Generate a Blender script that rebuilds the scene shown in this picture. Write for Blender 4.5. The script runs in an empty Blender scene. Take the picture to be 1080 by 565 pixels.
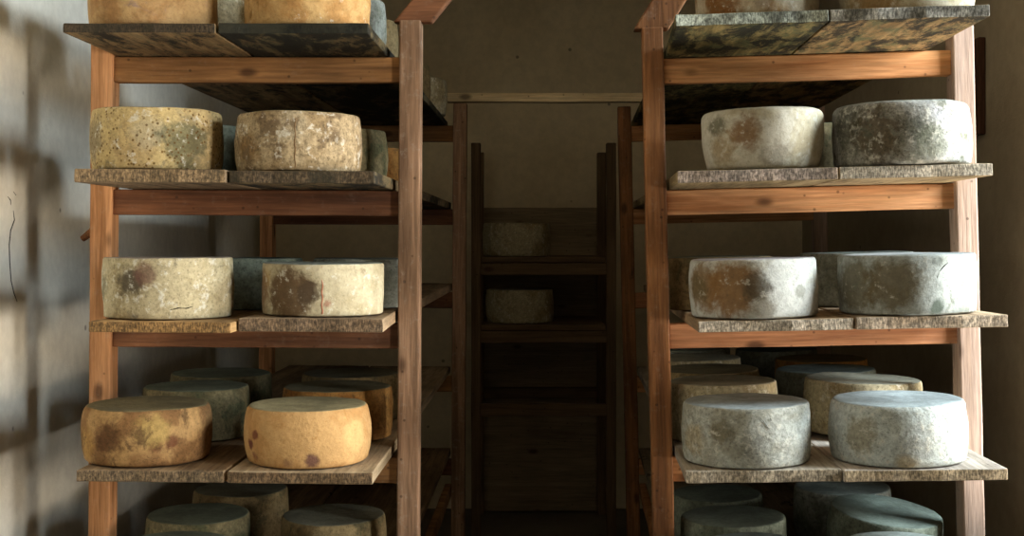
import bpy, bmesh, math, random
from mathutils import Vector, Matrix, Euler, noise as mnoise

scene = bpy.context.scene
COL = scene.collection
F, CX, HY = 1300.0, 540.0, 253.0      # focal length in pixels, centre column, horizon row
EYE = 1.35

# ------------------------------------------------------------------ helpers
def link_mesh(name, bm, mat=None, parent=None, smooth=False):
    me = bpy.data.meshes.new(name)
    bmesh.ops.recalc_face_normals(bm, faces=bm.faces[:])
    bm.to_mesh(me); bm.free()
    if smooth:
        for p in me.polygons: p.use_smooth = True
    o = bpy.data.objects.new(name, me)
    COL.objects.link(o)
    if mat: me.materials.append(mat)
    if parent: o.parent = parent
    return o

def tag(o, label=None, cat=None, group=None, kind=None):
    if label: o['label'] = label
    if cat: o['category'] = cat
    if group: o['group'] = group
    if kind: o['kind'] = kind
    return o

def empty(name, mat):
    o = bpy.data.objects.new(name, None)
    COL.objects.link(o); o.matrix_world = mat
    o.empty_display_size = 0.1
    return o

def gridbox(bm, lo, hi, n=(1, 1, 1)):
    """subdivided closed box"""
    lo, hi = Vector(lo), Vector(hi)
    key = {}
    def v(i, j, k):
        if (i, j, k) not in key:
            key[(i, j, k)] = bm.verts.new((lo.x + (hi.x-lo.x)*i/n[0], lo.y + (hi.y-lo.y)*j/n[1], lo.z + (hi.z-lo.z)*k/n[2]))
        return key[(i, j, k)]
    for k in (0, n[2]):
        for i in range(n[0]):
            for j in range(n[1]):
                bm.faces.new((v(i, j, k), v(i+1, j, k), v(i+1, j+1, k), v(i, j+1, k)))
    for j in (0, n[1]):
        for i in range(n[0]):
            for k in range(n[2]):
                bm.faces.new((v(i, j, k), v(i+1, j, k), v(i+1, j, k+1), v(i, j, k+1)))
    for i in (0, n[0]):
        for j in range(n[1]):
            for k in range(n[2]):
                bm.faces.new((v(i, j, k), v(i, j+1, k), v(i, j+1, k+1), v(i, j, k+1)))
    return bm

def wobble(bm, amp, freq, seed):
    off = Vector((seed*7.31, seed*3.17, seed*1.93))
    for vt in bm.verts:
        vt.co += mnoise.noise_vector(vt.co*freq + off) * amp

def bevel(o, w=0.003, seg=2):
    m = o.modifiers.new('edge', 'BEVEL'); m.width = w; m.segments = seg
    m.limit_method = 'ANGLE'; m.angle_limit = math.radians(50)
    return o

def timber(name, lo, hi, mat, parent, seed, axis):
    n = [1, 1, 1]
    L = hi[axis]-lo[axis]
    n[axis] = max(2, int(L/0.06))
    bm = gridbox(bmesh.new(), lo, hi, n)
    wobble(bm, 0.0014, 6.0, seed)
    return bevel(link_mesh(name, bm, mat, parent), 0.004, 2)

# ------------------------------------------------------------------ node helpers
class NT:
    def __init__(s, name):
        s.m = bpy.data.materials.new(name); s.m.use_nodes = True
        s.t = s.m.node_tree; s.n = s.t.nodes; s.l = s.t.links
        s.n.clear()
        s.out = s.n.new('ShaderNodeOutputMaterial')
        s.b = s.n.new('ShaderNodeBsdfPrincipled')
        s.l.new(s.b.outputs['BSDF'], s.out.inputs['Surface'])
        s.tc = s.n.new('ShaderNodeTexCoord')
    def put(s, sock, val):
        if hasattr(val, 'is_linked') or hasattr(val, 'links'): s.l.new(val, sock)
        elif isinstance(val, (tuple, list)) and len(val) == 3 and len(sock.default_value) == 4: sock.default_value = (*val, 1)
        else: sock.default_value = val
    def mapping(s, loc=(0, 0, 0), scale=(1, 1, 1), src=None):
        m = s.n.new('ShaderNodeMapping')
        s.l.new(src or s.tc.outputs['Object'], m.inputs['Vector'])
        m.inputs['Location'].default_value = loc; m.inputs['Scale'].default_value = scale
        return m.outputs['Vector']
    def noise(s, vec, scale, detail=4, rough=0.55, dist=0.0):
        n = s.n.new('ShaderNodeTexNoise'); s.l.new(vec, n.inputs['Vector'])
        n.inputs['Scale'].default_value = scale; n.inputs['Detail'].default_value = detail
        n.inputs['Roughness'].default_value = rough; n.inputs['Distortion'].default_value = dist
        return n.outputs['Fac']
    def voro(s, vec, scale, rand=1.0):
        n = s.n.new('ShaderNodeTexVoronoi'); s.l.new(vec, n.inputs['Vector'])
        n.inputs['Scale'].default_value = scale; n.inputs['Randomness'].default_value = rand
        return n.outputs['Distance']
    def ramp(s, fac, a, b, lo=0.0, hi=1.0):
        n = s.n.new('ShaderNodeMapRange'); n.interpolation_type = 'SMOOTHSTEP'
        s.l.new(fac, n.inputs['Value'])
        n.inputs['From Min'].default_value = a; n.inputs['From Max'].default_value = b
        n.inputs['To Min'].default_value = lo; n.inputs['To Max'].default_value = hi
        return n.outputs['Result']
    def math(s, op, a, b=None):
        n = s.n.new('ShaderNodeMath'); n.operation = op
        s.put(n.inputs[0], a)
        if b is not None: s.put(n.inputs[1], b)
        return n.outputs[0]
    def mix(s, fac, a, b, blend='MIX'):
        n = s.n.new('ShaderNodeMix'); n.data_type = 'RGBA'; n.blend_type = blend
        s.put(n.inputs[0], fac)
        for sock, val in ((n.inputs[6], a), (n.inputs[7], b)):
            if isinstance(val, (tuple, list)): sock.default_value = (*val[:3], 1)
            else: s.l.new(val, sock)
        return n.outputs[2]
    def scale_col(s, col, fac):
        n = s.n.new('ShaderNodeVectorMath'); n.operation = 'SCALE'
        s.l.new(col, n.inputs[0]); s.put(n.inputs['Scale'], fac)
        return n.outputs[0]
    def dist(s, p):
        n = s.n.new('ShaderNodeVectorMath'); n.operation = 'DISTANCE'
        s.l.new(s.tc.outputs['Object'], n.inputs[0]); n.inputs[1].default_value = p
        return n.outputs['Value']
    def normal_axis(s, i):
        n = s.n.new('ShaderNodeSeparateXYZ'); s.l.new(s.tc.outputs['Normal'], n.inputs[0])
        return n.outputs[i]
    def bump(s, h, strength=0.4, distance=0.004, prev=None):
        n = s.n.new('ShaderNodeBump'); s.l.new(h, n.inputs['Height'])
        n.inputs['Strength'].default_value = strength; n.inputs['Distance'].default_value = distance
        if prev is not None: s.l.new(prev, n.inputs['Normal'])
        return n.outputs['Normal']
    def done(s, col, normal=None, rough=0.85, spec=0.2):
        s.put(s.b.inputs['Base Color'], col)
        if normal is not None: s.l.new(normal, s.b.inputs['Normal'])
        s.put(s.b.inputs['Roughness'], rough)
        s.b.inputs['Specular IOR Level'].default_value = spec
        return s.m

def rgb(r, g, b):
    f = lambda c: (c/255/12.92 if c/255 <= .04045 else ((c/255+.055)/1.055)**2.4)
    return (f(r), f(g), f(b))

# ------------------------------------------------------------------ materials
def wood_mat(name, dark, light, axis, seed, mould=0.0, mould_col=(14, 16, 12), mould2=(70, 78, 52), pale_end=None, grain=1.0, dust=0.0):
    t = NT(name)
    sc = [26*grain]*3; sc[axis] = 1.6
    v = t.mapping((seed*1.7, seed*2.3, seed*0.9), sc)
    g = t.noise(v, 1.0, 6, 0.62, 0.6)
    fine = t.noise(t.mapping((seed, 0, seed*3), [90 if k != axis else 5 for k in range(3)]), 1.6, 4, 0.6)
    col = t.mix(t.ramp(g, 0.3, 0.72), rgb(*dark), rgb(*light))
    col = t.scale_col(col, t.ramp(fine, 0.25, 0.75, 0.72, 1.18))
    big = t.noise(t.mapping((seed*3.1, seed, seed*5)), 3.2, 3, 0.5)
    col = t.scale_col(col, t.ramp(big, 0.3, 0.7, 0.8, 1.15))
    # knots
    kn = t.voro(t.mapping((seed*4.7, seed*1.1, seed*2.9), [4.5 if k == axis else 9 for k in range(3)]), 1.0)
    col = t.mix(t.ramp(kn, 0.16, 0.05, 0, 0.75), col, rgb(52, 28, 16))
    sp = t.voro(t.mapping((seed*0.7, seed*4.1, seed*1.9)), 26)
    col = t.mix(t.ramp(sp, 0.13, 0.06, 0, 0.55), col, rgb(40, 26, 18))
    if dust > 0:
        d = t.noise(t.mapping((seed*9, 1, seed)), 38, 6, 0.7)
        col = t.mix(t.ramp(d, 0.52, 0.75, 0, dust), col, rgb(190, 182, 168))
    if mould > 0:
        ms = [16, 16, 16]; ms[axis] = 6
        a = t.noise(t.mapping((seed*2.9, seed*6.1, seed), ms), 1.0, 10, 0.74, 0.35)
        b = t.noise(t.mapping((seed*5.9, seed*2.1, seed), ms), 1.7, 10, 0.76, 0.3)
        th = 0.66 - 0.22*mould
        col = t.mix(t.ramp(b, th-0.02, th+0.14, 0, 0.75), col, rgb(*mould2))
        col = t.mix(t.ramp(a, th-0.01, th+0.11, 0, 0.92), col, rgb(*mould_col))
    if pale_end is not None:
        # sawn end grain: diagonal hatching of the growth rings and crumbly mould
        ny = t.math('ABSOLUTE', t.normal_axis(1))
        mp = t.n.new('ShaderNodeMapping'); t.l.new(t.tc.outputs['Object'], mp.inputs['Vector'])
        mp.inputs['Location'].default_value = (seed, seed*2, seed*3)
        mp.inputs['Rotation'].default_value = (0, math.radians((38, -32, 55, -48, 20)[int(seed) % 5]), 0)
        mp.inputs['Scale'].default_value = (330, 12, 80)
        hw_ = t.noise(mp.outputs['Vector'], 1.0, 3, 0.5, 0.4)
        e = t.mix(t.ramp(hw_, 0.4, 0.6), rgb(*[c*0.68 for c in pale_end]), rgb(*pale_end))
        cr = t.noise(t.mapping((seed, seed, seed)), 120, 5, 0.7)
        e = t.scale_col(e, t.ramp(cr, 0.35, 0.65, 0.5, 1.2))
        bl = t.noise(t.mapping((seed*3, seed, seed)), 11, 4, 0.6)
        e = t.mix(t.ramp(bl, 0.42, 0.6, 0, 0.75*mould), e, rgb(40, 38, 28))
        col = t.mix(t.ramp(ny, 0.6, 0.85), col, e)
        h = t.math('ADD', t.math('MULTIPLY', g, 0.5), cr)
    else:
        h = t.math('ADD', g, t.math('MULTIPLY', fine, 0.4))
    return t.done(col, t.bump(h, 0.45, 0.004), 0.8, 0.2)

def cheese_mat(name, base, patch, mould, top, seed, p_amt=0.5, m_amt=0.3, spots=0.0, spot_col=(70, 55, 30), white=0.0, blobs=(), rough_amt=1.0, grain=1.0, spot_scale=95):
    """rind: base colour, broad patches, finer mould, speckle, individual stains and painted shade; another bloom on the upper face"""
    t = NT(name)
    o = (seed*3.71, seed*1.37, seed*5.13)
    v = t.mapping(o)
    n1 = t.noise(v, 9, 6, 0.6, 0.4)
    n2 = t.noise(t.mapping((o[1], o[2], o[0])), 17, 8, 0.68, 0.6)
    n3 = t.noise(v, 75, 6, 0.68)
    n4 = t.noise(t.mapping((o[2], o[0], o[1])), 30, 7, 0.65, 0.3)
    th = 0.62 - 0.24*p_amt
    col = t.mix(t.ramp(n1, th-0.06, th+0.1), rgb(*base), rgb(*patch))
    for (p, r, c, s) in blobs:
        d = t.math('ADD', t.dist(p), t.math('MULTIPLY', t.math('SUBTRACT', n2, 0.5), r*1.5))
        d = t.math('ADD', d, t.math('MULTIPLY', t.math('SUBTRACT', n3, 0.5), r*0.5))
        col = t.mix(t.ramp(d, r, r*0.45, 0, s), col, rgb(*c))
    th = 0.68 - 0.26*m_amt
    col = t.mix(t.ramp(n2, th-0.04, th+0.08, 0, 0.8), col, rgb(*mould))
    if white > 0:
        col = t.mix(t.ramp(t.math('ADD', t.math('MULTIPLY', n4, 0.55), t.math('MULTIPLY', n3, 0.45)), 0.56-0.06*white, 0.63-0.06*white, 0, 0.65), col, rgb(226, 220, 204))
    if spots > 0:
        sp = t.voro(v, spot_scale)
        msk = t.ramp(t.noise(t.mapping((o[2], o[1], o[0])), 12, 2), 0.38, 0.52)
        col = t.mix(t.math('MULTIPLY', t.ramp(sp, 0.36, 0.18, 0, spots), msk), col, rgb(*spot_col))
    n5 = t.noise(t.mapping((o[0]+3, o[2], o[1])), 170, 4, 0.65)
    col = t.mix(t.ramp(n5, 0.54, 0.66, 0, 0.5*grain), col, rgb(*[c*0.62 for c in mould]))
    col = t.scale_col(col, t.ramp(n3, 0.3, 0.7, 0.8-0.22*grain, 0.8+0.2*grain))
    nz = t.normal_axis(2)
    tcol = t.mix(t.ramp(n1, 0.35, 0.65), rgb(*[c*0.82 for c in top]), rgb(*top))
    tcol = t.scale_col(tcol, t.ramp(n3, 0.3, 0.7, 0.66, 0.9))
    edge = t.math('ADD', nz, t.math('MULTIPLY', t.math('SUBTRACT', n4, 0.5), 0.5))
    col = t.mix(t.ramp(edge, 0.7, 0.92), col, tcol)
    col = t.scale_col(col, 0.74)
    h = t.math('ADD', t.math('MULTIPLY', n3, 0.5), n4)
    return t.done(col, t.bump(h, 0.55*rough_amt, 0.006), 0.9, 0.15)

def plaster_mat(name, c1, c2, seed, bump=0.35):
    t = NT(name)
    v = t.mapping((seed, seed*2, seed*3))
    n1 = t.noise(v, 2.2, 5, 0.55)
    n2 = t.noise(v, 26, 6, 0.6)
    n3 = t.noise(v, 140, 3, 0.6)
    col = t.mix(t.ramp(n1, 0.3, 0.7), rgb(*c1), rgb(*c2))
    col = t.scale_col(col, t.ramp(n2, 0.3, 0.7, 0.93, 1.05))
    sp = t.voro(t.mapping((seed*5, seed, seed*2)), 5.5)
    col = t.mix(t.ramp(sp, 0.06, 0.03, 0, 0.6), col, rgb(50, 42, 34))
    h = t.math('ADD', t.math('MULTIPLY', n1, 2.0), t.math('ADD', n2, t.math('MULTIPLY', n3, 0.4)))
    return t.done(col, t.bump(h, bump, 0.006), 0.9, 0.1)

# ------------------------------------------------------------------ room
XL, XR, YB, YF, ZC = -1.27, 1.46, 6.2, -1.6, 2.75
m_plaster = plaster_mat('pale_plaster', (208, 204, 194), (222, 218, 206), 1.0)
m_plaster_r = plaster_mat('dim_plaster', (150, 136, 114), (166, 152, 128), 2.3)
m_ceiling = plaster_mat('limewashed_ceiling', (228, 216, 194), (238, 228, 208), 5.7)
m_plaster_b = plaster_mat('brown_plaster', (206, 190, 158), (222, 206, 174), 4.1)
m_floor = plaster_mat('dark_concrete', (104, 98, 88), (122, 115, 103), 3.3, 0.5)

def room_box(name, lo, hi, mat):
    return tag(link_mesh(name, gridbox(bmesh.new(), lo, hi), mat), kind='structure')

T = 0.2
XO = 3.6     # the front part of the room is closed at the sides as far as the opening reaches
wl = room_box('wall_left', (XL-T, YF-T, 0), (XL, YB+T, ZC), m_plaster)
room_box('wall_back', (XL, YB, 0), (XR, YB+T, ZC), m_plaster_b)
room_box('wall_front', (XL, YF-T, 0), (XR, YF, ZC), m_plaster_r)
room_box('floor', (XL-T, YF-T, -0.1), (XR+T, YB+T, 0), m_floor)
room_box('ceiling', (XL-T, YF-T, ZC), (XR+T, YB+T, ZC+0.1), m_ceiling)
# right wall with two window openings in front of the racks, an unseen pier added between them to block light
OY0, OP0, OP1, OY1, OZ0, OZ1 = -0.30, 1.98, 2.34, 3.14, EYE-0.68, EYE+1.05
bm = bmesh.new()
gridbox(bm, (XR, YF-T, 0), (XR+T, OY0, ZC))
gridbox(bm, (XR, OY1, 0), (XR+T, YB+T, ZC))
gridbox(bm, (XR, OP0, OZ0), (XR+T, OP1, OZ1))
gridbox(bm, (XR+T, OP0, 0), (XR+T+0.5, OP1, ZC))      # unseen block added outside the pier, keeps light out of the racks
gridbox(bm, (XR, OY0, 0), (XR+T, OY1, OZ0))
gridbox(bm, (XR, OY0, OZ1), (XR+T, OY1, ZC))
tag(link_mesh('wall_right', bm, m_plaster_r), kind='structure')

# hairline crack in the left wall
def tube(pts, rads, seg=6):
    bm = bmesh.new(); rings = []
    n = len(pts)
    for i, p in enumerate(pts):
        p = Vector(p)
        d = (Vector(pts[min(i+1, n-1)]) - Vector(pts[max(i-1, 0)])).normalized()
        a = d.orthogonal().normalized() if abs(d.x) > 0.9 else d.cross(Vector((1, 0, 0))).normalized()
        b = d.cross(a).normalized()
        rings.append([bm.verts.new(p + (a*math.cos(2*math.pi*k/seg) + b*math.sin(2*math.pi*k/seg))*rads[i]) for k in range(seg)])
    for i in range(n-1):
        for k in range(seg):
            bm.faces.new((rings[i][k], rings[i][(k+1) % seg], rings[i+1][(k+1) % seg], rings[i+1][k]))
    bm.faces.new(rings[0]); bm.faces.new(rings[-1])
    return bm

t_ = NT('crack_black'); m_crack = t_.done(rgb(34, 28, 24), None, 0.95, 0.05)
def wall_pt(px, py):
    d = XL*F/(px-CX)
    return (XL, d, EYE-(py-HY)/F*d)
for nm, pl, r0 in (('crack', [(14, 222), (15, 232), (11, 243), (9.5, 258), (10, 276), (11.5, 296), (14.5, 309), (18, 318)], 0.0018),
                   ('crack', [(8, 207), (11, 211), (11.5, 216)], 0.0014), ('crack', [(14, 202), (17, 206)], 0.0014)):
    pts = [wall_pt(*p) for p in pl]
    o = link_mesh(nm, tube(pts, [r0*(0.5 if i in (0, len(pts)-1) else 1) for i in range(len(pts))]), m_crack, wl)
    o['label'] = 'thin dark crack in the plaster'

# ------------------------------------------------------------------ racks
BEAM_L = [0.462, 0.126, -0.208, -0.546, -0.882]
BEAM_R = [0.474, 0.136, -0.207, -0.549, -0.886]   # relative to the eye, shelves counted from the top
RW, PW, PD, RD = 0.834, 0.054, 0.062, 1.93

def rack_matrix(cx, cy, yaw, roll):
    return Matrix.Translation((cx, cy, EYE)) @ Euler((0, math.radians(roll), math.radians(yaw))).to_matrix().to_4x4()
ML = rack_matrix(-0.648, 3.095, -1.4, 0.3)
MR = rack_matrix((856-CX)/F*3.13, 3.13, -3.0, -1.3)

def make_rack(M, BEAM_TOP, label, pmats, bmats, seed):
    """posts and rails; local origin in the middle of the front, at eye height"""
    root = empty('cheese_rack', M)
    tag(root, label, 'rack')
    hw = RW/2
    Minv_z = lambda x, y: (-(M @ Vector((x, y, 0))).z)      # local z of the floor, close enough for small tilts
    i = 0
    for y0 in (0.0, RD-PD):
        for sx in (-1, 1):
            x0, x1 = (-hw, -hw+PW) if sx < 0 else (hw-PW, hw)
            zb = Minv_z((x0+x1)/2, y0+PD/2)
            timber('post', (x0, y0, zb), (x1, y0+PD, 0.553), pmats[0 if sx < 0 else 1], root, seed+i*1.3, 2); i += 1
    for k, z in enumerate(BEAM_TOP):
        for y0 in (0.016, RD-0.052):
            timber('crossbeam', (-hw+PW-0.002, y0, z-0.064), (hw-PW+0.002, y0+0.036, z), bmats[k % len(bmats)], root, seed+i*1.7, 0); i += 1
    # side rails tying the front and rear posts
    for sx in (-1, 1):
        x0 = -hw+PW+0.001 if sx < 0 else hw-PW-0.027
        for z in (BEAM_TOP[4]-0.10,):
            timber('side_rail', (x0, 0.03, z-0.05), (x0+0.026, RD-0.03, z), bmats[0], root, seed+i*2.1, 1); i += 1
    return root

m_post_l = [wood_mat('post_wood_warm', (140, 94, 58), (206, 150, 104), 2, 1.2, dust=0.1),
            wood_mat('post_wood_brown', (110, 84, 64), (172, 136, 108), 2, 2.6, mould=0.15, mould_col=(46, 30, 22), mould2=(120, 104, 84), dust=0.35)]
m_beam_l = [wood_mat('beam_wood_%s' % n, d, l, 0, s, dust=0.06) for n, d, l, s in
            (('honey', (112, 76, 44), (160, 114, 70), 3.1), ('russet', (78, 48, 32), (118, 76, 50), 4.4), ('brown', (86, 56, 38), (132, 88, 60), 5.8))]
m_post_r = [wood_mat('post_wood_dark_edge', (96, 62, 38), (156, 106, 66), 2, 6.3, mould=0.2, mould_col=(44, 26, 18), mould2=(96, 70, 48), dust=0.15),
            wood_mat('post_wood_pale', (146, 122, 104), (176, 152, 138), 2, 7.9, dust=0.1)]
m_beam_r = [wood_mat('beam_wood_%s' % n, d, l, 0, s, dust=0.04) for n, d, l, s in
            (('orange', (160, 104, 62), (206, 150, 100), 8.1), ('amber', (164, 108, 68), (210, 158, 112), 9.4), ('copper', (146, 92, 60), (194, 138, 98), 10.6))]

rackL = make_rack(ML, BEAM_L, 'timber cheese rack along the pale plaster wall, brown posts and rails', m_post_l, m_beam_l, 1.0)
rackR = make_rack(MR, BEAM_R, 'timber cheese rack along the dark wall, orange rails and a pale outer post', m_post_r, m_beam_r, 40.0)

def brace(parent, a, b, w, dpt, mat, seed):
    a, b = Vector(a), Vector(b)
    L = (b-a).length
    bm = gridbox(bmesh.new(), (-w/2, -dpt/2, 0), (w/2, dpt/2, L), (1, 1, 8))
    wobble(bm, 0.002, 5, seed)
    bm.transform(Matrix.Translation(a) @ (b-a).to_track_quat('Z', 'Y').to_matrix().to_4x4())
    # foot sawn level with the post's top
    dr = (b-a).normalized()
    for v in bm.verts:
        if (v.co-a).dot(dr) < 0.02: v.co += dr*((a.z-v.co.z)/dr.z)
    return bevel(link_mesh('brace', bm, mat, parent), 0.004)
hw = RW/2
brace(rackL, (hw-PW/2+0.003, 0.033, 0.550), (hw-PW/2+0.20, 0.033, 0.79), 0.037, 0.075, m_beam_l[2], 5)
brace(rackR, (-hw+PW/2-0.002, 0.033, 0.550), (-hw+PW/2+0.16, 0.033, 0.80), 0.055, 0.075, m_post_r[0], 6)
# peg through the left post of the left rack
bm = tube([(-hw+0.012, 0.075, 0.028), (-hw-0.018, 0.078, 0.022), (-hw-0.048, 0.08, 0.0)], [0.011, 0.013, 0.008], 8)
link_mesh('peg', bm, m_post_r[0], rackL)['label'] = 'dark wooden peg'

# tie beam laid over the rear posts of both racks
m_tie = wood_mat('tie_beam_wood', (196, 172, 134), (226, 206, 168), 0, 12.2, dust=0.2)
bm = gridbox(bmesh.new(), (-0.50, -0.025, 0), (0.66, 0.025, 0.036), (16, 1, 1)); wobble(bm, 0.002, 4, 3)
tb = bevel(link_mesh('tie_beam', bm, m_tie), 0.003)
tb.location = (0.0, 4.99, EYE+0.556)
tag(tb, 'pale horizontal tie beam spanning the dark aisle between the two racks', 'beam')

# ------------------------------------------------------------------ shelf boards
def mm(n, seed, dark, light, mould, end, mc=(14, 16, 12), m2=(70, 78, 52), dust=0.1):
    return wood_mat('board_'+n, dark, light, 1, seed, mould, mc, m2, end, 0.8, dust)
SH_L, SH_R = [], []
board_objs = []
LIM = RW/2-PW-0.006
def board(M, zb, xa, xb, front, back, th, mat, seed, label, group, skew=0.0):
    """plank running front to back on the rails; xa..xb in rack-local metres, its edge clears the posts"""
    w = xb-xa; xc = (xa+xb)/2
    ca, cb = max(xa, -LIM), min(xb, LIM)
    bm = gridbox(bmesh.new(), (-w/2, 0, 0), (w/2, back-front, th), (10, 44, 2))
    off = seed*3.3
    for v in bm.verts:
        y = v.co.y
        k = 1.0 if y < 0.02 else 0.25
        n = mnoise.noise(Vector((v.co.x*14, y*3+off, off)))
        n2 = mnoise.noise(Vector((v.co.x*40, off, v.co.z*60)))
        if y < 0.001: v.co.y += 0.006*n + 0.003*n2
        if abs(abs(v.co.x)-w/2) < 1e-4: v.co.x *= 1-0.012*abs(mnoise.noise(Vector((y*4, off, v.co.z*30))))
        u = min(1.0, max(0.0, y/(-front-0.012)))
        f = v.co.x/w+0.5
        v.co.x = (xa+(ca-xa)*u)*(1-f)+(xb+(cb-xb)*u)*f - xc
        if v.co.z > th*0.9: v.co.z += 0.0012*n2
    o = bevel(link_mesh('shelf_board', bm, mat), 0.0025, 2)
    loc = M @ Vector((xc, front, zb+0.002))
    o.matrix_world = Matrix.Translation(loc) @ M.to_3x3().to_4x4() @ Matrix.Rotation(math.radians(skew), 4, 'Z')
    tag(o, label, 'board', group)
    return o

def loc_x(M, px, d, zl=0.0):
    """rack-local x, y of the point seen in column px at depth d"""
    Mi = M.inverted()
    w = Vector(((px-CX)/F*d, d, EYE+zl))
    for _ in range(4):
        l = Mi @ w
        w = M @ Vector((l.x, l.y, zl)); w = Vector(((px-CX)/F*d, d, w.z))
    return Mi @ w

GBL, GBR = 'shelf boards of the left rack', 'shelf boards of the right rack'
# shelf, px of front left, px of front right, front depth, thickness, mouldiness, colours, label
LB = [
 (0,  65, 228, 2.770, .022, 0.75, (88, 66, 42), (150, 122, 84), (74, 60, 44), 'mouldy plank under the topmost left-hand cheeses, its free end toward the pale wall'),
 (0, 229, 390, 2.770, .024, 1.15, (70, 56, 36), (130, 106, 70), (34, 34, 26), 'black and green mouldy plank under the topmost left-hand cheeses, beside the aisle'),
 (1,  76, 239, 2.760, .030, 0.55, (96, 78, 58), (146, 122, 94), (150, 124, 92), 'grey-brown plank under the yellow speckled cheese, second shelf of the left rack'),
 (1, 240, 396, 2.765, .028, 0.95, (80, 62, 42), (138, 112, 78), (92, 76, 56), 'dark mouldy plank under the seamed tan cheese, second shelf of the left rack'),
 (2,  91, 245, 2.735, .024, 0.35, (120, 90, 54), (170, 134, 88), (160, 122, 76), 'yellowish-brown plank under the dark-smeared cream cheese on the left rack'),
 (2, 246, 405, 2.775, .030, 0.35, (108, 88, 66), (160, 134, 104), (132, 108, 84), 'brown plank with a pale corner under the brown and cream cheese on the left rack'),
 (3,  79, 237, 2.765, .026, 0.35, (92, 72, 50), (140, 114, 84), (128, 106, 80), 'brown plank under the brown-mottled cheese, fourth shelf of the left rack'),
 (3, 238, 394, 2.755, .026, 0.15, (122, 102, 76), (178, 154, 122), (118, 94, 68), 'pale-edged plank under the orange cheese with purple spots, left rack'),
 (4,  84, 238, 2.770, .026, 0.4, (92, 72, 50), (140, 114, 84), (128, 106, 80), 'plank at the bottom edge, left rack, the one nearer the pale wall'),
 (4, 239, 396, 2.770, .026, 0.4, (92, 72, 50), (140, 114, 84), (128, 106, 80), 'plank at the bottom edge, left rack, the one nearer the aisle'),
]
RB = [
 (0, 712, 874, 2.69, .026, 0.95, (96, 84, 48), (156, 136, 86), (196, 204, 190), 'green-mouldy plank with a white-speckled end, top right shelf beside the aisle'),
 (0, 875, 1044, 2.67, .026, 0.9, (118, 92, 56), (168, 136, 92), (200, 196, 184), 'orange-brown plank with green mould, top right shelf on the outer side'),
 (1, 714, 884, 2.815, .028, 0.45, (110, 92, 62), (160, 140, 104), (188, 168, 152), 'grey plank with a pinkish end under the smooth pale cheese, second right-hand shelf'),
 (1, 885, 1047, 2.800, .028, 0.4, (118, 98, 68), (176, 152, 114), (214, 200, 178), 'plank with coarse hatched end under the green-speckled cheese, second right-hand shelf'),
 (2, 736, 901, 2.815, .026, 0.2, (128, 104, 78), (184, 160, 130), (216, 200, 178), 'plank with striped end grain under the brown and white cheese, third right-hand shelf'),
 (2, 902, 1063, 2.795, .028, 0.15, (140, 116, 90), (200, 176, 146), (206, 186, 162), 'pale plank jutting outward under the grey-green cheese, third right-hand shelf'),
 (3, 723, 888, 2.800, .028, 0.15, (136, 124, 108), (186, 176, 160), (190, 174, 150), 'grey weathered plank under the white-grey cheese, fourth right-hand shelf beside the aisle'),
 (3, 889, 1063, 2.775, .026, 0.3, (140, 128, 116), (196, 186, 174), (176, 156, 126), 'bleached plank with dark mould stains under the whitest cheese, fourth right-hand shelf'),
 (4, 728, 892, 2.800, .026, 0.4, (100, 88, 70), (150, 136, 114), (150, 136, 114), 'plank at the bottom edge, right rack, the one nearer the aisle'),
 (4, 893, 1058, 2.790, .026, 0.4, (100, 88, 70), (150, 136, 114), (150, 136, 114), 'plank at the bottom edge, right rack, the one on the outer side'),
]
TOPZ = {}
def lay(M, rows, side, grp, base_seed):
    BEAM_TOP = BEAM_L if side == 'left' else BEAM_R
    for i, (s, pa, pb, d, th, mould, dk, lt, end, lab) in enumerate(rows):
        a = loc_x(M, pa, d, BEAM_TOP[s]); b = loc_x(M, pb, d, BEAM_TOP[s])
        fy = (a.y+b.y)/2
        mat = mm('%s_%s' % (side, 'abcdefghijk'[i]), base_seed+i*1.37, dk, lt, mould, end, m2=(84, 78, 56) if side == 'left' else (70, 78, 52))
        skew = 0.0
        xl = a.x+0.0015 if i % 2 == 0 else max(a.x, prev)+0.0015
        prev = b.x
        board(M, BEAM_TOP[s], xl, b.x-0.0015, fy, RD+0.06, th, mat, base_seed+i, lab, grp, skew)
        TOPZ[(side, s, i % 2)] = BEAM_TOP[s]+0.002+th
lay(ML, LB, 'left', GBL, 20.0)
lay(MR, RB, 'right', GBR, 60.0)

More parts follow.
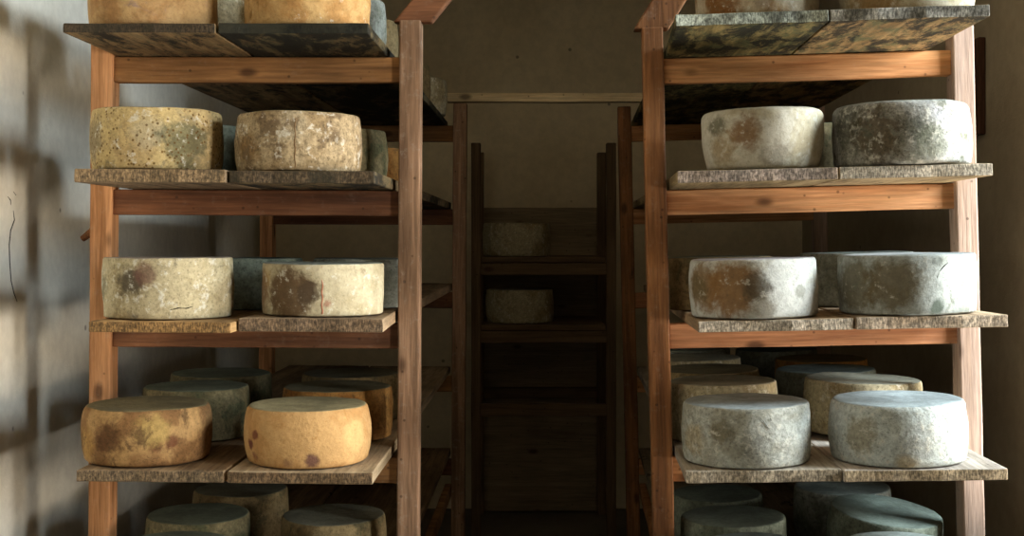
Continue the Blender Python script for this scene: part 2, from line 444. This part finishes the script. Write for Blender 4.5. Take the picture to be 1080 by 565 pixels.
# ------------------------------------------------------------------ cheeses
def cheese_mesh(name, R, h, bulge=0.02, tb=0.0, e=0.005, seed=0.0, dish=0.0, seam=None, lump=0.0025, seg=88):
    """wheel: R widest radius, bulge of the side, tb > 0 narrows the foot (< 0 the top), e edge radius, seam angle in degrees from the front"""
    prof = []
    ns = 14
    def side(t):
        r = R - bulge*R*(2*t-1)**2*1.6 - tb*R*(1-t)**1.3*(1 if tb > 0 else 0) - (-tb)*R*t**1.3*(1 if tb < 0 else 0)
        return r
    for q in (0.0, 0.35, 0.7, 0.9): prof.append((q*(side(0)-e), 0.0))
    for a in (0, 25, 50, 75):
        prof.append((side(0)-e+e*math.sin(math.radians(a)), e*0.6*(1-math.cos(math.radians(a)))))
    for i in range(ns+1):
        t = i/ns; z = e*0.6+(h-e*1.6)*t
        prof.append((side(z/h), z))
    for a in (20, 40, 60, 80):
        prof.append((side(1)-e+e*math.cos(math.radians(a)), h-e+e*math.sin(math.radians(a))))
    for q in (0.95, 0.88, 0.75, 0.5, 0.25, 0.0):
        prof.append((q*(side(1)-e), h-dish*(1-q)*1.0))
    bm = bmesh.new(); rings = []
    off = Vector((seed*5.1, seed*2.7, seed*9.3))
    for r, z in prof:
        if r < 1e-6:
            rings.append([bm.verts.new((0, 0, z))]); continue
        ring = []
        for k in range(seg):
            a = 2*math.pi*k/seg
            x, y = math.sin(a)*r, -math.cos(a)*r
            p = Vector((x, y, z))
            n = mnoise.noise(p*9+off)*lump*1.4 + mnoise.noise(p*28+off)*lump*0.55 + mnoise.noise(p*70+off)*lump*0.28
            kx = 1+n/R*(1.0 if r > R*0.6 else 0.3)
            zz = z
            if z > h*0.5: zz += (mnoise.noise(Vector((x, y, 0))*7+off)*lump*0.9 + mnoise.noise(Vector((x, y, 3))*22+off)*lump*0.3)*(z/h)
            if seam is not None and e < z < h+0.1 and r > R*0.8:
                da = (math.degrees(a)-seam+180) % 360-180
                if abs(da) < 2.1: kx -= 0.016
                elif abs(da) < 6.3: kx += 0.004
            ring.append(bm.verts.new((x*kx, y*kx, zz)))
        rings.append(ring)
    for a, b in zip(rings[:-1], rings[1:]):
        for k in range(seg):
            k2 = (k+1) % seg
            if len(a) == 1: bm.faces.new((a[0], b[k2], b[k]))
            elif len(b) == 1: bm.faces.new((a[k], a[k2], b[0]))
            else: bm.faces.new((a[k], a[k2], b[k2], b[k]))
    return bm

def seam_line(parent, ang, R, h, bulge, tb, rad, mat, label):
    pts = []
    for i in range(15):
        z = 0.006+(h-0.012)*i/14; t = z/h
        rr = R*(1-bulge*(2*t-1)**2*1.6-tb*(1-t)**1.3)
        a = math.radians(ang+0.5*math.sin(i*1.7))
        pts.append((rr*math.sin(a)*1.001, -rr*math.cos(a)*1.001, z))
    o = link_mesh('seam', tube(pts, [rad]*15), mat, parent); o['label'] = label
    return o

def surf(R, ang, z, k=1.0):
    a = math.radians(ang); return (R*k*math.sin(a), -R*k*math.cos(a), z)

# generic rinds for the cheeses deeper in the shelves
GR = {
 'tan':    cheese_mat('rind_tan', (164, 142, 102), (132, 110, 74), (110, 104, 76), (150, 146, 124), 31, 0.5, 0.5),
 'olive':  cheese_mat('rind_olive', (144, 130, 96), (112, 102, 72), (92, 94, 66), (126, 130, 108), 32, 0.5, 0.5),
 'grey':   cheese_mat('rind_grey', (172, 176, 166), (140, 142, 128), (116, 124, 112), (164, 176, 170), 33, 0.5, 0.4),
 'greenish': cheese_mat('rind_greenish', (138, 146, 130), (114, 120, 104), (92, 102, 88), (132, 146, 136), 34, 0.5, 0.4),
 'cream':  cheese_mat('rind_cream', (206, 194, 160), (178, 160, 122), (146, 138, 108), (186, 184, 164), 35, 0.4, 0.3, white=0.3),
 'orange': cheese_mat('rind_orange', (190, 140, 78), (160, 108, 54), (120, 92, 56), (150, 142, 112), 36, 0.5, 0.3),
 'bluegrey': cheese_mat('rind_bluegrey', (150, 156, 148), (128, 130, 112), (104, 112, 104), (140, 158, 158), 37, 0.5, 0.35),
}

CH = []
def cheese(side, shelf, px, d, w_px, h, mat, label, seed, sit=0, tilt=(0, 0), lift=0.0, group=None, spin=0.0, zabs=None, dR=None, **kw):
    """wheel seen in column px at depth d, w_px wide there"""
    M = ML if side == 'left' else MR
    R = (w_px/2)*d/F if dR is None else dR
    R *= 0.985
    z = TOPZ[(side, shelf, sit)]
    l = loc_x(M, px, d, z)
    o = link_mesh('cheese', cheese_mesh('cheese', R, h, seed=seed, **kw), mat, smooth=True)
    loc = M @ Vector((l.x, l.y, z+0.0025+lift))
    rot = M.to_3x3().to_4x4() @ Euler((math.radians(tilt[0]), math.radians(tilt[1]), math.radians(spin))).to_matrix().to_4x4()
    o.matrix_world = Matrix.Translation(loc) @ rot
    tag(o, label, 'cheese', group or ('cheeses on the %s rack' % side))
    o['R'] = R
    CH.append(o)
    return o

def gash(parent, pts, r, R, label):
    """a shallow cut in the rind: pts of (angle, z)"""
    P = [surf(R, a, z, 1.0) for a, z in pts]
    o = link_mesh('gash', tube(P, [r*(0.45 if i in (0, len(P)-1) else 1) for i in range(len(P))]), m_crack, parent)
    o['label'] = label
    return o

RS = 0.15
# ---- left rack, front row
m = cheese_mat('rind_l1a', (208, 170, 118), (182, 138, 90), (170, 140, 128), (150, 140, 110), 1, 0.5, 0.25, grain=0.5)
cheese('left', 0, 162, 2.935, 134, .138, m, 'orange-tan cheese cut off by the top edge, on the plank nearer the pale wall', 1, 0)
m = cheese_mat('rind_l1b', (214, 174, 116), (190, 142, 86), (150, 112, 60), (150, 140, 110), 2, 0.45, 0.3, white=0.05, grain=0.5)
cheese('left', 0, 324, 2.935, 133, .138, m, 'warm orange cheese cut off by the top edge, beside two grey ones near the aisle', 2, 1)
m = cheese_mat('rind_l2a', (218, 190, 132), (202, 172, 120), (158, 144, 112), (170, 162, 130), 3, 0.4, 0.35, spots=0.85, spot_col=(112, 78, 30), white=0.3, grain=0.8,
     blobs=[(surf(RS, -52, .07), .06, (130, 118, 96), .7), (surf(RS, 8, .08), .05, (196, 182, 150), .6), (surf(RS, 42, .06), .075, (92, 96, 74), .75)])  # dark right-hand blob paints the shadow of the neighbouring cheese
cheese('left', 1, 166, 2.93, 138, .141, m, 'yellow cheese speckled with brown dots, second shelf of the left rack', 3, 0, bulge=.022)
m = cheese_mat('rind_l2b', (196, 172, 134), (168, 142, 104), (124, 102, 76), (170, 156, 116), 4, 0.5, 0.55, spots=0.35, spot_col=(88, 70, 44), white=0.4,
     blobs=[(surf(RS, -40, .05), .05, (140, 104, 58), .7), (surf(RS, 4, .1), .05, (196, 180, 150), .5)])
c = cheese('left', 1, 315, 2.93, 135, .136, m, 'tan cheese with an upright seam line, second shelf of the left rack', 4, 1, bulge=.03)
m_seam = NT('seam_brown').done(rgb(104, 80, 54), None, 0.9, 0.1)
seam_line(c, 8, c['R'], .136, .03, 0, .0012, m_seam, 'thin dark seam')
m = cheese_mat('rind_l3a', (204, 188, 150), (180, 162, 122), (136, 126, 106), (180, 164, 148), 5, 0.35, 0.3, grain=0.7, white=0.45, spots=0.3, spot_col=(110, 96, 72),
     blobs=[(surf(RS, -18, .085), .045, (82, 70, 56), .85), (surf(RS, -4, .105), .035, (128, 90, 78), .7), (surf(RS, -60, .07), .04, (130, 126, 104), .7)])
c = cheese('left', 2, 178, 2.91, 137, .138, m, 'cream cheese with a dark grey smear, third shelf of the left rack', 5, 0, bulge=.012, tb=0.02)
gash(c, [(18, .022), (25, .026), (32, .025), (38, .029)], .0013, c['R']*0.983, 'short dark crack near the foot')
m = cheese_mat('rind_l3b', (214, 200, 166), (192, 176, 140), (160, 140, 110), (160, 166, 154), 6, 0.35, 0.2, grain=0.45, white=0.2,
     blobs=[(surf(RS, -24, .05), .085, (104, 76, 48), .9), (surf(RS, -55, .085), .03, (206, 176, 124), .8), (surf(RS, -4, .05), .035, (80, 66, 52), .6), (surf(RS, 14, .03), .014, (170, 84, 66), .6), (surf(RS, -68, .06), .06, (140, 94, 58), .7)])
c = cheese('left', 2, 341, 2.945, 130, .121, m, 'cheese half brown, half cream with a vertical reddish seam, third shelf of the left rack', 6, 1, bulge=.006, e=.006, tb=0.01)
m_seam = NT('seam_red').done(rgb(150, 92, 70), None, 0.9, 0.1)
seam_line(c, 9, c['R'], .121, .006, .01, .0013, m_seam, 'thin reddish seam')
m = cheese_mat('rind_l4a', (190, 148, 96), (146, 106, 66), (102, 76, 48), (132, 118, 84), 7, 0.55, 0.45, grain=0.7,
     blobs=[(surf(RS, -18, .065), .045, (96, 62, 36), .8), (surf(RS, 24, .05), .022, (104, 58, 38), .85), (surf(RS, 38, .055), .02, (110, 60, 40), .8), (surf(RS, 20, .08), .05, (190, 160, 92), .6), (surf(RS, -52, .045), .05, (186, 140, 74), .6)])
cheese('left', 3, 156, 2.925, 135, .128, m, 'brown-mottled cheese with a dull top, fourth shelf of the left rack by the wall', 7, 0, bulge=.035, e=.009)
m = cheese_mat('rind_l4b', (216, 170, 112), (198, 148, 92), (170, 120, 62), (176, 160, 118), 8, 0.4, 0.15, grain=0.4,
     blobs=[(surf(RS, -50, .048), .017, (104, 50, 44), .9), (surf(RS, -45, .02), .02, (128, 74, 60), .7), (surf(RS, -42, .072), .015, (120, 64, 46), .85), (surf(RS, 14, .018), .021, (104, 66, 66), .85), (surf(RS, -8, .012), .018, (128, 86, 66), .6), (surf(RS, 55, .07), .05, (226, 196, 132), .6)])
cheese('left', 3, 325, 2.915, 136, .130, m, 'bright orange cheese with purple-brown spots, fourth shelf of the left rack', 8, 1, bulge=.045, e=.006)
cheese('left', 4, 184, 2.90, 128, .135, GR['olive'], 'olive cheese whose top just shows at the bottom edge, left rack, wall side', 9, 0)
cheese('left', 4, 346, 2.88, 116, .133, GR['tan'], 'cheese whose top just shows at the bottom edge, left rack, on the aisle side', 10, 1)

# ---- left rack, deeper rows
cheese('left', 0, 220, 3.26, 120, .138, GR['cream'], 'grey cheese seen between the two topmost orange ones on the left rack', 11, 0)
cheese('left', 0, 349, 3.25, 118, .138, GR['grey'], 'pale grey cheese directly behind the topmost orange one beside the aisle', 12, 1)
cheese('left', 0, 366, 3.57, 110, .138, GR['tan'], 'tan cheese, third in the topmost left-hand row, beside the aisle post', 13, 1)
cheese('left', 0, 411, 4.45, 88, .138, GR['tan'], 'cheese showing to the aisle side of the tall left-hand post, high up', 14, 1)
cheese('left', 0, 432, 4.85, 80, .138, GR['cream'], 'farthest small cheese on the left rack\'s top shelf, above the tie beam\'s end', 15, 1)
cheese('left', 1, 205, 3.26, 118, .136, GR['greenish'], 'greenish cheese behind the yellow speckled one, in the gap on the second left shelf', 16, 0)
cheese('left', 1, 352, 3.25, 114, .128, GR['olive'], 'olive cheese just behind the seamed tan cheese, second left shelf', 17, 1)
cheese('left', 1, 372, 3.57, 106, .105, GR['orange'], 'dark brownish cheese, third in the seamed tan cheese\'s row, against the post', 18, 1)
cheese('left', 2, 262, 3.29, 117, .131, GR['greenish'], 'dark green-grey cheese in the gap between the two cream cheeses, third left shelf', 19, 0)
cheese('left', 2, 384, 3.29, 112, .126, GR['grey'], 'grey cheese peeping out behind the brown and cream cheese by the aisle post', 20, 1)
cheese('left', 3, 207, 3.26, 112, .130, GR['olive'], 'olive cheese behind the brown-mottled one, fourth shelf of the left rack', 21, 0)
cheese('left', 3, 233, 3.58, 108, .130, GR['olive'], 'dim olive cheese, third back in the brown-mottled cheese\'s row', 22, 0)
cheese('left', 3, 356, 3.27, 118, .130, GR['orange'], 'amber cheese behind the bright orange spotted one, fourth left shelf', 23, 1)
cheese('left', 3, 370, 3.60, 106, .130, GR['tan'], 'barely lit cheese, third back in the orange spotted cheese\'s row', 24, 1)
cheese('left', 4, 209, 3.22, 110, .137, GR['olive'], 'dim olive cheese under the brown-mottled one, second row of the bottom left shelf', 25, 0)
cheese('left', 4, 352, 3.22, 112, .137, GR['tan'], 'dim tan cheese under the orange spotted one, second row of the bottom left shelf', 26, 1)
cheese('left', 4, 254, 3.55, 100, .137, GR['tan'], 'very dark cheese in the third row of the bottom left shelf', 27, 0)

# ---- right rack, front row
m = cheese_mat('rind_r1a', (206, 190, 162), (160, 122, 74), (150, 140, 120), (190, 186, 170), 41, 0.35, 0.3, grain=0.5, white=0.4,
     blobs=[(surf(RS, -45, .03), .07, (150, 102, 56), .8), (surf(RS, 0, .03), .03, (150, 128, 108), .5)])
cheese('right', 0, 798, 2.86, 130, .140, m, 'tan and white cheese cut off by the top edge, right rack, beside the aisle', 41, 0)
m = cheese_mat('rind_r1b', (222, 210, 182), (196, 172, 128), (150, 120, 78), (200, 196, 180), 42, 0.35, 0.2, grain=0.5, white=0.4,
     blobs=[(surf(RS, -40, .03), .07, (156, 118, 66), .75)])
cheese('right', 0, 956, 2.84, 139, .140, m, 'cream cheese cut off by the top edge, right rack, on the outer plank', 42, 1)
m = cheese_mat('rind_r2a', (228, 220, 200), (208, 196, 166), (156, 142, 116), (206, 198, 174), 43, 0.35, 0.2, grain=0.45, white=0.4, rough_amt=0.6,
     blobs=[(surf(RS, -24, .085), .05, (146, 100, 48), .8), (surf(RS, -55, .1), .035, (96, 92, 62), .75), (surf(RS, 5, .02), .05, (140, 130, 112), .6), (surf(RS, -50, .05), .05, (176, 146, 96), .6)])  # brown on the left: partly rind colour, partly painted shade and warm light
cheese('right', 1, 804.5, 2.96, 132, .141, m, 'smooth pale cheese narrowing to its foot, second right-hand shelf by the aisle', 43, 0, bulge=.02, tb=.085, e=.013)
m = cheese_mat('rind_r2b', (208, 206, 198), (180, 178, 164), (118, 118, 100), (206, 208, 196), 44, 0.4, 0.4, white=0.5, spots=0.35, spot_scale=130, spot_col=(60, 60, 46),
     blobs=[(surf(RS, -35, .07), .085, (104, 86, 58), .85), (surf(RS, -2, .08), .045, (92, 94, 76), .7), (surf(RS, 32, .055), .022, (206, 166, 148), .7), (surf(RS, 18, .118), .03, (206, 206, 214), .6), (surf(RS, -65, .1), .06, (84, 78, 52), .7), (surf(RS, 8, .05), .05, (128, 134, 108), .5)])  # dark left-side blobs mix rind colour with painted form shade
cheese('right', 1, 951, 2.945, 143, .147, m, 'green-grey speckled cheese, the tallest, second right-hand shelf on the outer side', 44, 1, bulge=.016, e=.014)
m = cheese_mat('rind_r3a', (226, 226, 218), (204, 200, 186), (150, 142, 124), (202, 194, 196), 45, 0.35, 0.2, grain=0.5, white=0.15, rough_amt=0.8,
     blobs=[(surf(RS, -58, .07), .08, (150, 116, 74), .85), (surf(RS, -28, .07), .085, (158, 116, 68), .9), (surf(RS, -4, .07), .042, (96, 88, 72), .75), (surf(RS, 36, .06), .02, (170, 170, 158), .8), (surf(RS, -65, .07), .045, (124, 108, 72), .7), (surf(RS, 2, .025), .035, (150, 140, 120), .6)])  # brown half is rind colour plus shade and warm light painted in
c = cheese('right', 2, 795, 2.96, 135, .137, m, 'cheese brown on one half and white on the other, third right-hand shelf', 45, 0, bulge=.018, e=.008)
gash(c, [(58, .084), (60, .072), (61.5, .062)], .0022, c['R']*0.985, 'small oval dent in the rind')
m = cheese_mat('rind_r3b', (196, 202, 196), (168, 170, 156), (128, 130, 112), (190, 196, 196), 46, 0.4, 0.25, grain=0.5, white=0.15, rough_amt=0.7,
     blobs=[(surf(RS, -62, .07), .09, (120, 108, 78), .8), (surf(RS, -28, .07), .085, (124, 108, 76), .8), (surf(RS, 50, .06), .06, (206, 216, 212), .7), (surf(RS, 10, .016), .024, (76, 92, 76), .8), (surf(RS, 12, .125), .02, (80, 86, 76), .6)])  # brown blobs out to the left edge also paint in the shaded side
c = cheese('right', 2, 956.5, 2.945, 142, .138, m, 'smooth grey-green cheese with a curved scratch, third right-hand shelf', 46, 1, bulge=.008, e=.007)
R_ = c['R']*0.991
gash(c, [(21, .118), (16, .108), (12, .096), (10.5, .085), (10, .076), (10.5, .070)], .0014, R_, 'curved scratch in the rind')
gash(c, [(14, .082), (14.5, .070), (14, .056)], .0008, R_, 'fine scratch in the rind')
m = cheese_mat('rind_r4a', (210, 212, 202), (184, 182, 166), (150, 150, 136), (184, 194, 194), 47, 0.45, 0.35, grain=0.85, white=0.4, spots=0.25, spot_col=(84, 78, 60),
     blobs=[(surf(RS, -28, .085), .045, (130, 116, 84), .7), (surf(RS, -2, .05), .045, (156, 156, 146), .6), (surf(RS, -60, .06), .05, (186, 166, 124), .7)])
c = cheese('right', 3, 787.5, 2.945, 136, .138, m, 'white-grey cheese with V-shaped scratches, fourth right-hand shelf by the aisle', 47, 0, bulge=.022, e=.007)
R_ = c['R']*0.992
gash(c, [(5, .118), (8, .108), (11, .097), (12.5, .090)], .0005, R_, 'slanting scratch in the rind')
gash(c, [(15, .110), (14, .116), (13.5, .104)], .0005, R_, 'short scratch in the rind')
m = cheese_mat('rind_r4b', (222, 230, 226), (204, 208, 198), (160, 164, 150), (198, 212, 214), 48, 0.4, 0.3, grain=0.8, white=0.5, spots=0.2, spot_col=(110, 100, 74),
     blobs=[(surf(RS, -45, .07), .06, (166, 154, 120), .7), (surf(RS, -8, .012), .03, (206, 176, 120), .6), (surf(RS, 0, .06), .05, (196, 200, 196), .5)])
cheese('right', 3, 947, 2.93, 143, .140, m, 'whitest cheese of all, front of the fourth right-hand shelf, outer side', 48, 1, bulge=.028, e=.008)
cheese('right', 4, 797, 2.93, 114, .137, GR['bluegrey'], 'blue-grey cheese whose top just shows at the bottom edge, right rack aisle side', 49, 0)
cheese('right', 4, 951, 2.89, 126, .139, GR['grey'], 'grey cheese whose top just shows at the bottom edge, right rack outer side', 50, 1)

# ---- right rack, deeper rows
cheese('right', 1, 857, 3.29, 122, .130, GR['olive'], 'dark cheese in the gap between the pale and the green-speckled one, second right-hand shelf', 51, 1)
cheese('right', 2, 757, 3.31, 120, .137, GR['tan'], 'dark cheese between the aisle post and the brown and white one, third right-hand shelf', 52, 0)
cheese('right', 2, 905, 3.31, 121, .138, GR['grey'], 'dark cheese in the gap between the two big ones, third right-hand shelf', 53, 1)
cheese('right', 3, 763, 3.27, 116, .150, GR['cream'], 'cheese right behind the V-scratched one, fourth right-hand shelf', 54, 0)
cheese('right', 3, 909, 3.30, 123, .140, GR['cream'], 'slightly tilted cream cheese right behind the whitest one', 55, 1, tilt=(0, 2.0), lift=.0055)
cheese('right', 3, 748, 3.58, 110, .149, GR['tan'], 'tan cheese, third back in the V-scratched cheese\'s row', 56, 0)
cheese('right', 3, 872, 3.61, 106, .140, GR['bluegrey'], 'cheese with a blue-grey top, third back in the whitest cheese\'s row', 57, 1)
cheese('right', 3, 734, 3.89, 98, .152, GR['cream'], 'cream cheese, fourth back in the V-scratched cheese\'s row, near the aisle post', 58, 0)
cheese('right', 3, 867, 3.90, 98, .141, GR['orange'], 'amber-sided cheese, fourth back in the whitest cheese\'s row', 59, 1)
cheese('right', 3, 729, 4.19, 86, .156, GR['grey'], 'farthest grey cheese in the V-scratched cheese\'s row, half hidden by the aisle post', 60, 0)
cheese('right', 3, 819, 4.20, 88, .148, GR['bluegrey'], 'farthest dim cheese, fifth back in the whitest cheese\'s row', 61, 1)
cheese('right', 4, 774, 3.235, 113, .137, GR['greenish'], 'dim green-grey cheese in the second row of the bottom right shelf, aisle side', 62, 0)
cheese('right', 4, 930, 3.25, 119, .120, GR['greenish'], 'tilted dark green cheese propped on the bottom right shelf', 63, 1, tilt=(5, 6.5), lift=.022)
cheese('right', 4, 757, 3.53, 98, .137, GR['greenish'], 'shadowed cheese in the third row of the bottom right shelf, aisle side', 64, 0)
cheese('right', 4, 889, 3.57, 103, .141, GR['grey'], 'shadowed grey cheese behind the tilted dark green one', 65, 1)

# batten on the right wall
bm = gridbox(bmesh.new(), (-0.022, -0.035, 0), (0, 0.035, 0.30), (1, 1, 6)); wobble(bm, 0.001, 6, 4)
o = bevel(link_mesh('trim_1', bm, wood_mat('batten_wood', (58, 36, 26), (88, 58, 42), 2, 17.0)), 0.003)
o.location = (XR-0.0015, 3.83, EYE+0.325)
tag(o, kind='structure')

# ------------------------------------------------------------------ small rack at the end of the aisle
BR = empty('cheese_rack', Matrix.Translation((0, 5.45, 0)))
tag(BR, 'dark low rack at the far end of the aisle, against the rear wall', 'rack')
m_far = wood_mat('far_rack_wood', (86, 68, 50), (118, 96, 72), 2, 14.0)
m_farb = wood_mat('far_rack_rail', (86, 68, 50), (118, 96, 72), 0, 15.0)
xa, xb = (497-CX)/F*5.45, (650-CX)/F*5.45
for yy in (0.0, 0.60):
    for x in (xa, xb-0.042):
        timber('post', (x, yy, 0), (x+0.042, yy+0.05, EYE+0.43), m_far, BR, 70+x+yy, 2)
    for z in (-0.075, -0.375, -0.70):
        timber('crossbeam', (xa+0.04, yy+0.008, EYE+z-0.08), (xb-0.04, yy+0.040, EYE+z-0.026), m_farb, BR, 80+z+yy, 0)
bm = gridbox(bmesh.new(), (xa+0.002, 0.652, 0.01), (xb-0.002, 0.668, EYE+0.16), (8, 1, 8)); wobble(bm, .001, 5, 9)
link_mesh('shade_panel', bm, wood_mat('shade_panel_wood', (124, 108, 86), (150, 134, 110), 0, 16.0), BR)  # panel added behind the far rack to keep the aisle's end dark
for k, (z, lab) in enumerate(((-0.075, 'plank at the far end of the aisle carrying the upper dim cheese'), (-0.375, 'plank at the far end of the aisle carrying the lower dim cheese'))):
    bm = gridbox(bmesh.new(), (xa+0.048, 0, -0.0235), (xb-0.048, 0.645, 0), (6, 10, 1)); wobble(bm, .0006, 5, k+3)
    o = bevel(link_mesh('shelf_board', bm, m_farb), .0025); o.location = (0, 5.45, EYE+z)
    tag(o, lab, 'board', 'boards of the far rack')
for k, (px, z, lab, mt) in enumerate(((545, -0.075, 'upper of the two dim cheeses at the far end of the aisle', 'cream'), (548, -0.375, 'lower of the two dim cheeses at the far end of the aisle', 'cream'))):
    o = link_mesh('cheese', cheese_mesh('cheese', .155, .15, seed=90+k), GR[mt], smooth=True)
    o.location = ((px-CX)/F*5.64, 5.64, EYE+z+0.002)
    tag(o, lab, 'cheese', 'cheeses on the far rack')

# ------------------------------------------------------------------ camera
cam = bpy.data.cameras.new('camera'); co = bpy.data.objects.new('camera', cam); COL.objects.link(co)
cam.sensor_fit = 'HORIZONTAL'; cam.sensor_width = 36.0; cam.lens = 36.0*F/1080
cam.shift_y = -(282.5-HY)/1080
cam.clip_start = 0.05
co.location = (0, 0, EYE); co.rotation_euler = (math.radians(90), 0, 0)
scene.camera = co

# ------------------------------------------------------------------ light: daylight through the opening in the right wall
def area(name, loc, target, sx, sy, power, col, spread=160):
    l = bpy.data.lights.new(name, 'AREA'); l.shape = 'RECTANGLE'; l.size = sx; l.size_y = sy
    l.energy = power; l.color = col; l.spread = math.radians(spread)
    o = bpy.data.objects.new(name, l); COL.objects.link(o)
    o.location = loc
    o.rotation_euler = (Vector(target)-Vector(loc)).to_track_quat('-Z', 'Y').to_euler()
    return o
area('sky_light', (3.2, 2.40, EYE+1.15), (-0.6, 3.0, EYE-0.35), 1.1, 0.9, 150, (0.82, 0.94, 1.0), 120)
area('sunlit_ground_light', (3.2, 2.40, EYE-0.60), (-0.6, 3.0, EYE+0.45), 1.1, 0.8, 94, (1.0, 0.93, 0.82), 120)
area('sky_light', (4.2, 0.20, EYE+0.85), (-0.9, 3.1, EYE-0.25), 0.9, 1.3, 56, (0.86, 0.96, 1.0), 100)
area('sunlit_ground_light', (4.2, 0.20, EYE-0.45), (-0.9, 3.1, EYE+0.40), 0.9, 1.1, 58, (1.0, 0.86, 0.67), 100)

w = bpy.data.worlds.new('world'); scene.world = w; w.use_nodes = True
bg = w.node_tree.nodes['Background']; bg.inputs[0].default_value = (0.75, 0.87, 1.0, 1); bg.inputs[1].default_value = 0.04

vs = scene.view_settings
scene.display_settings.display_device = 'sRGB'
vs.view_transform = 'Standard'; vs.look = 'None'; vs.gamma = 1.0; vs.use_curve_mapping = False
vs.exposure = 0.0
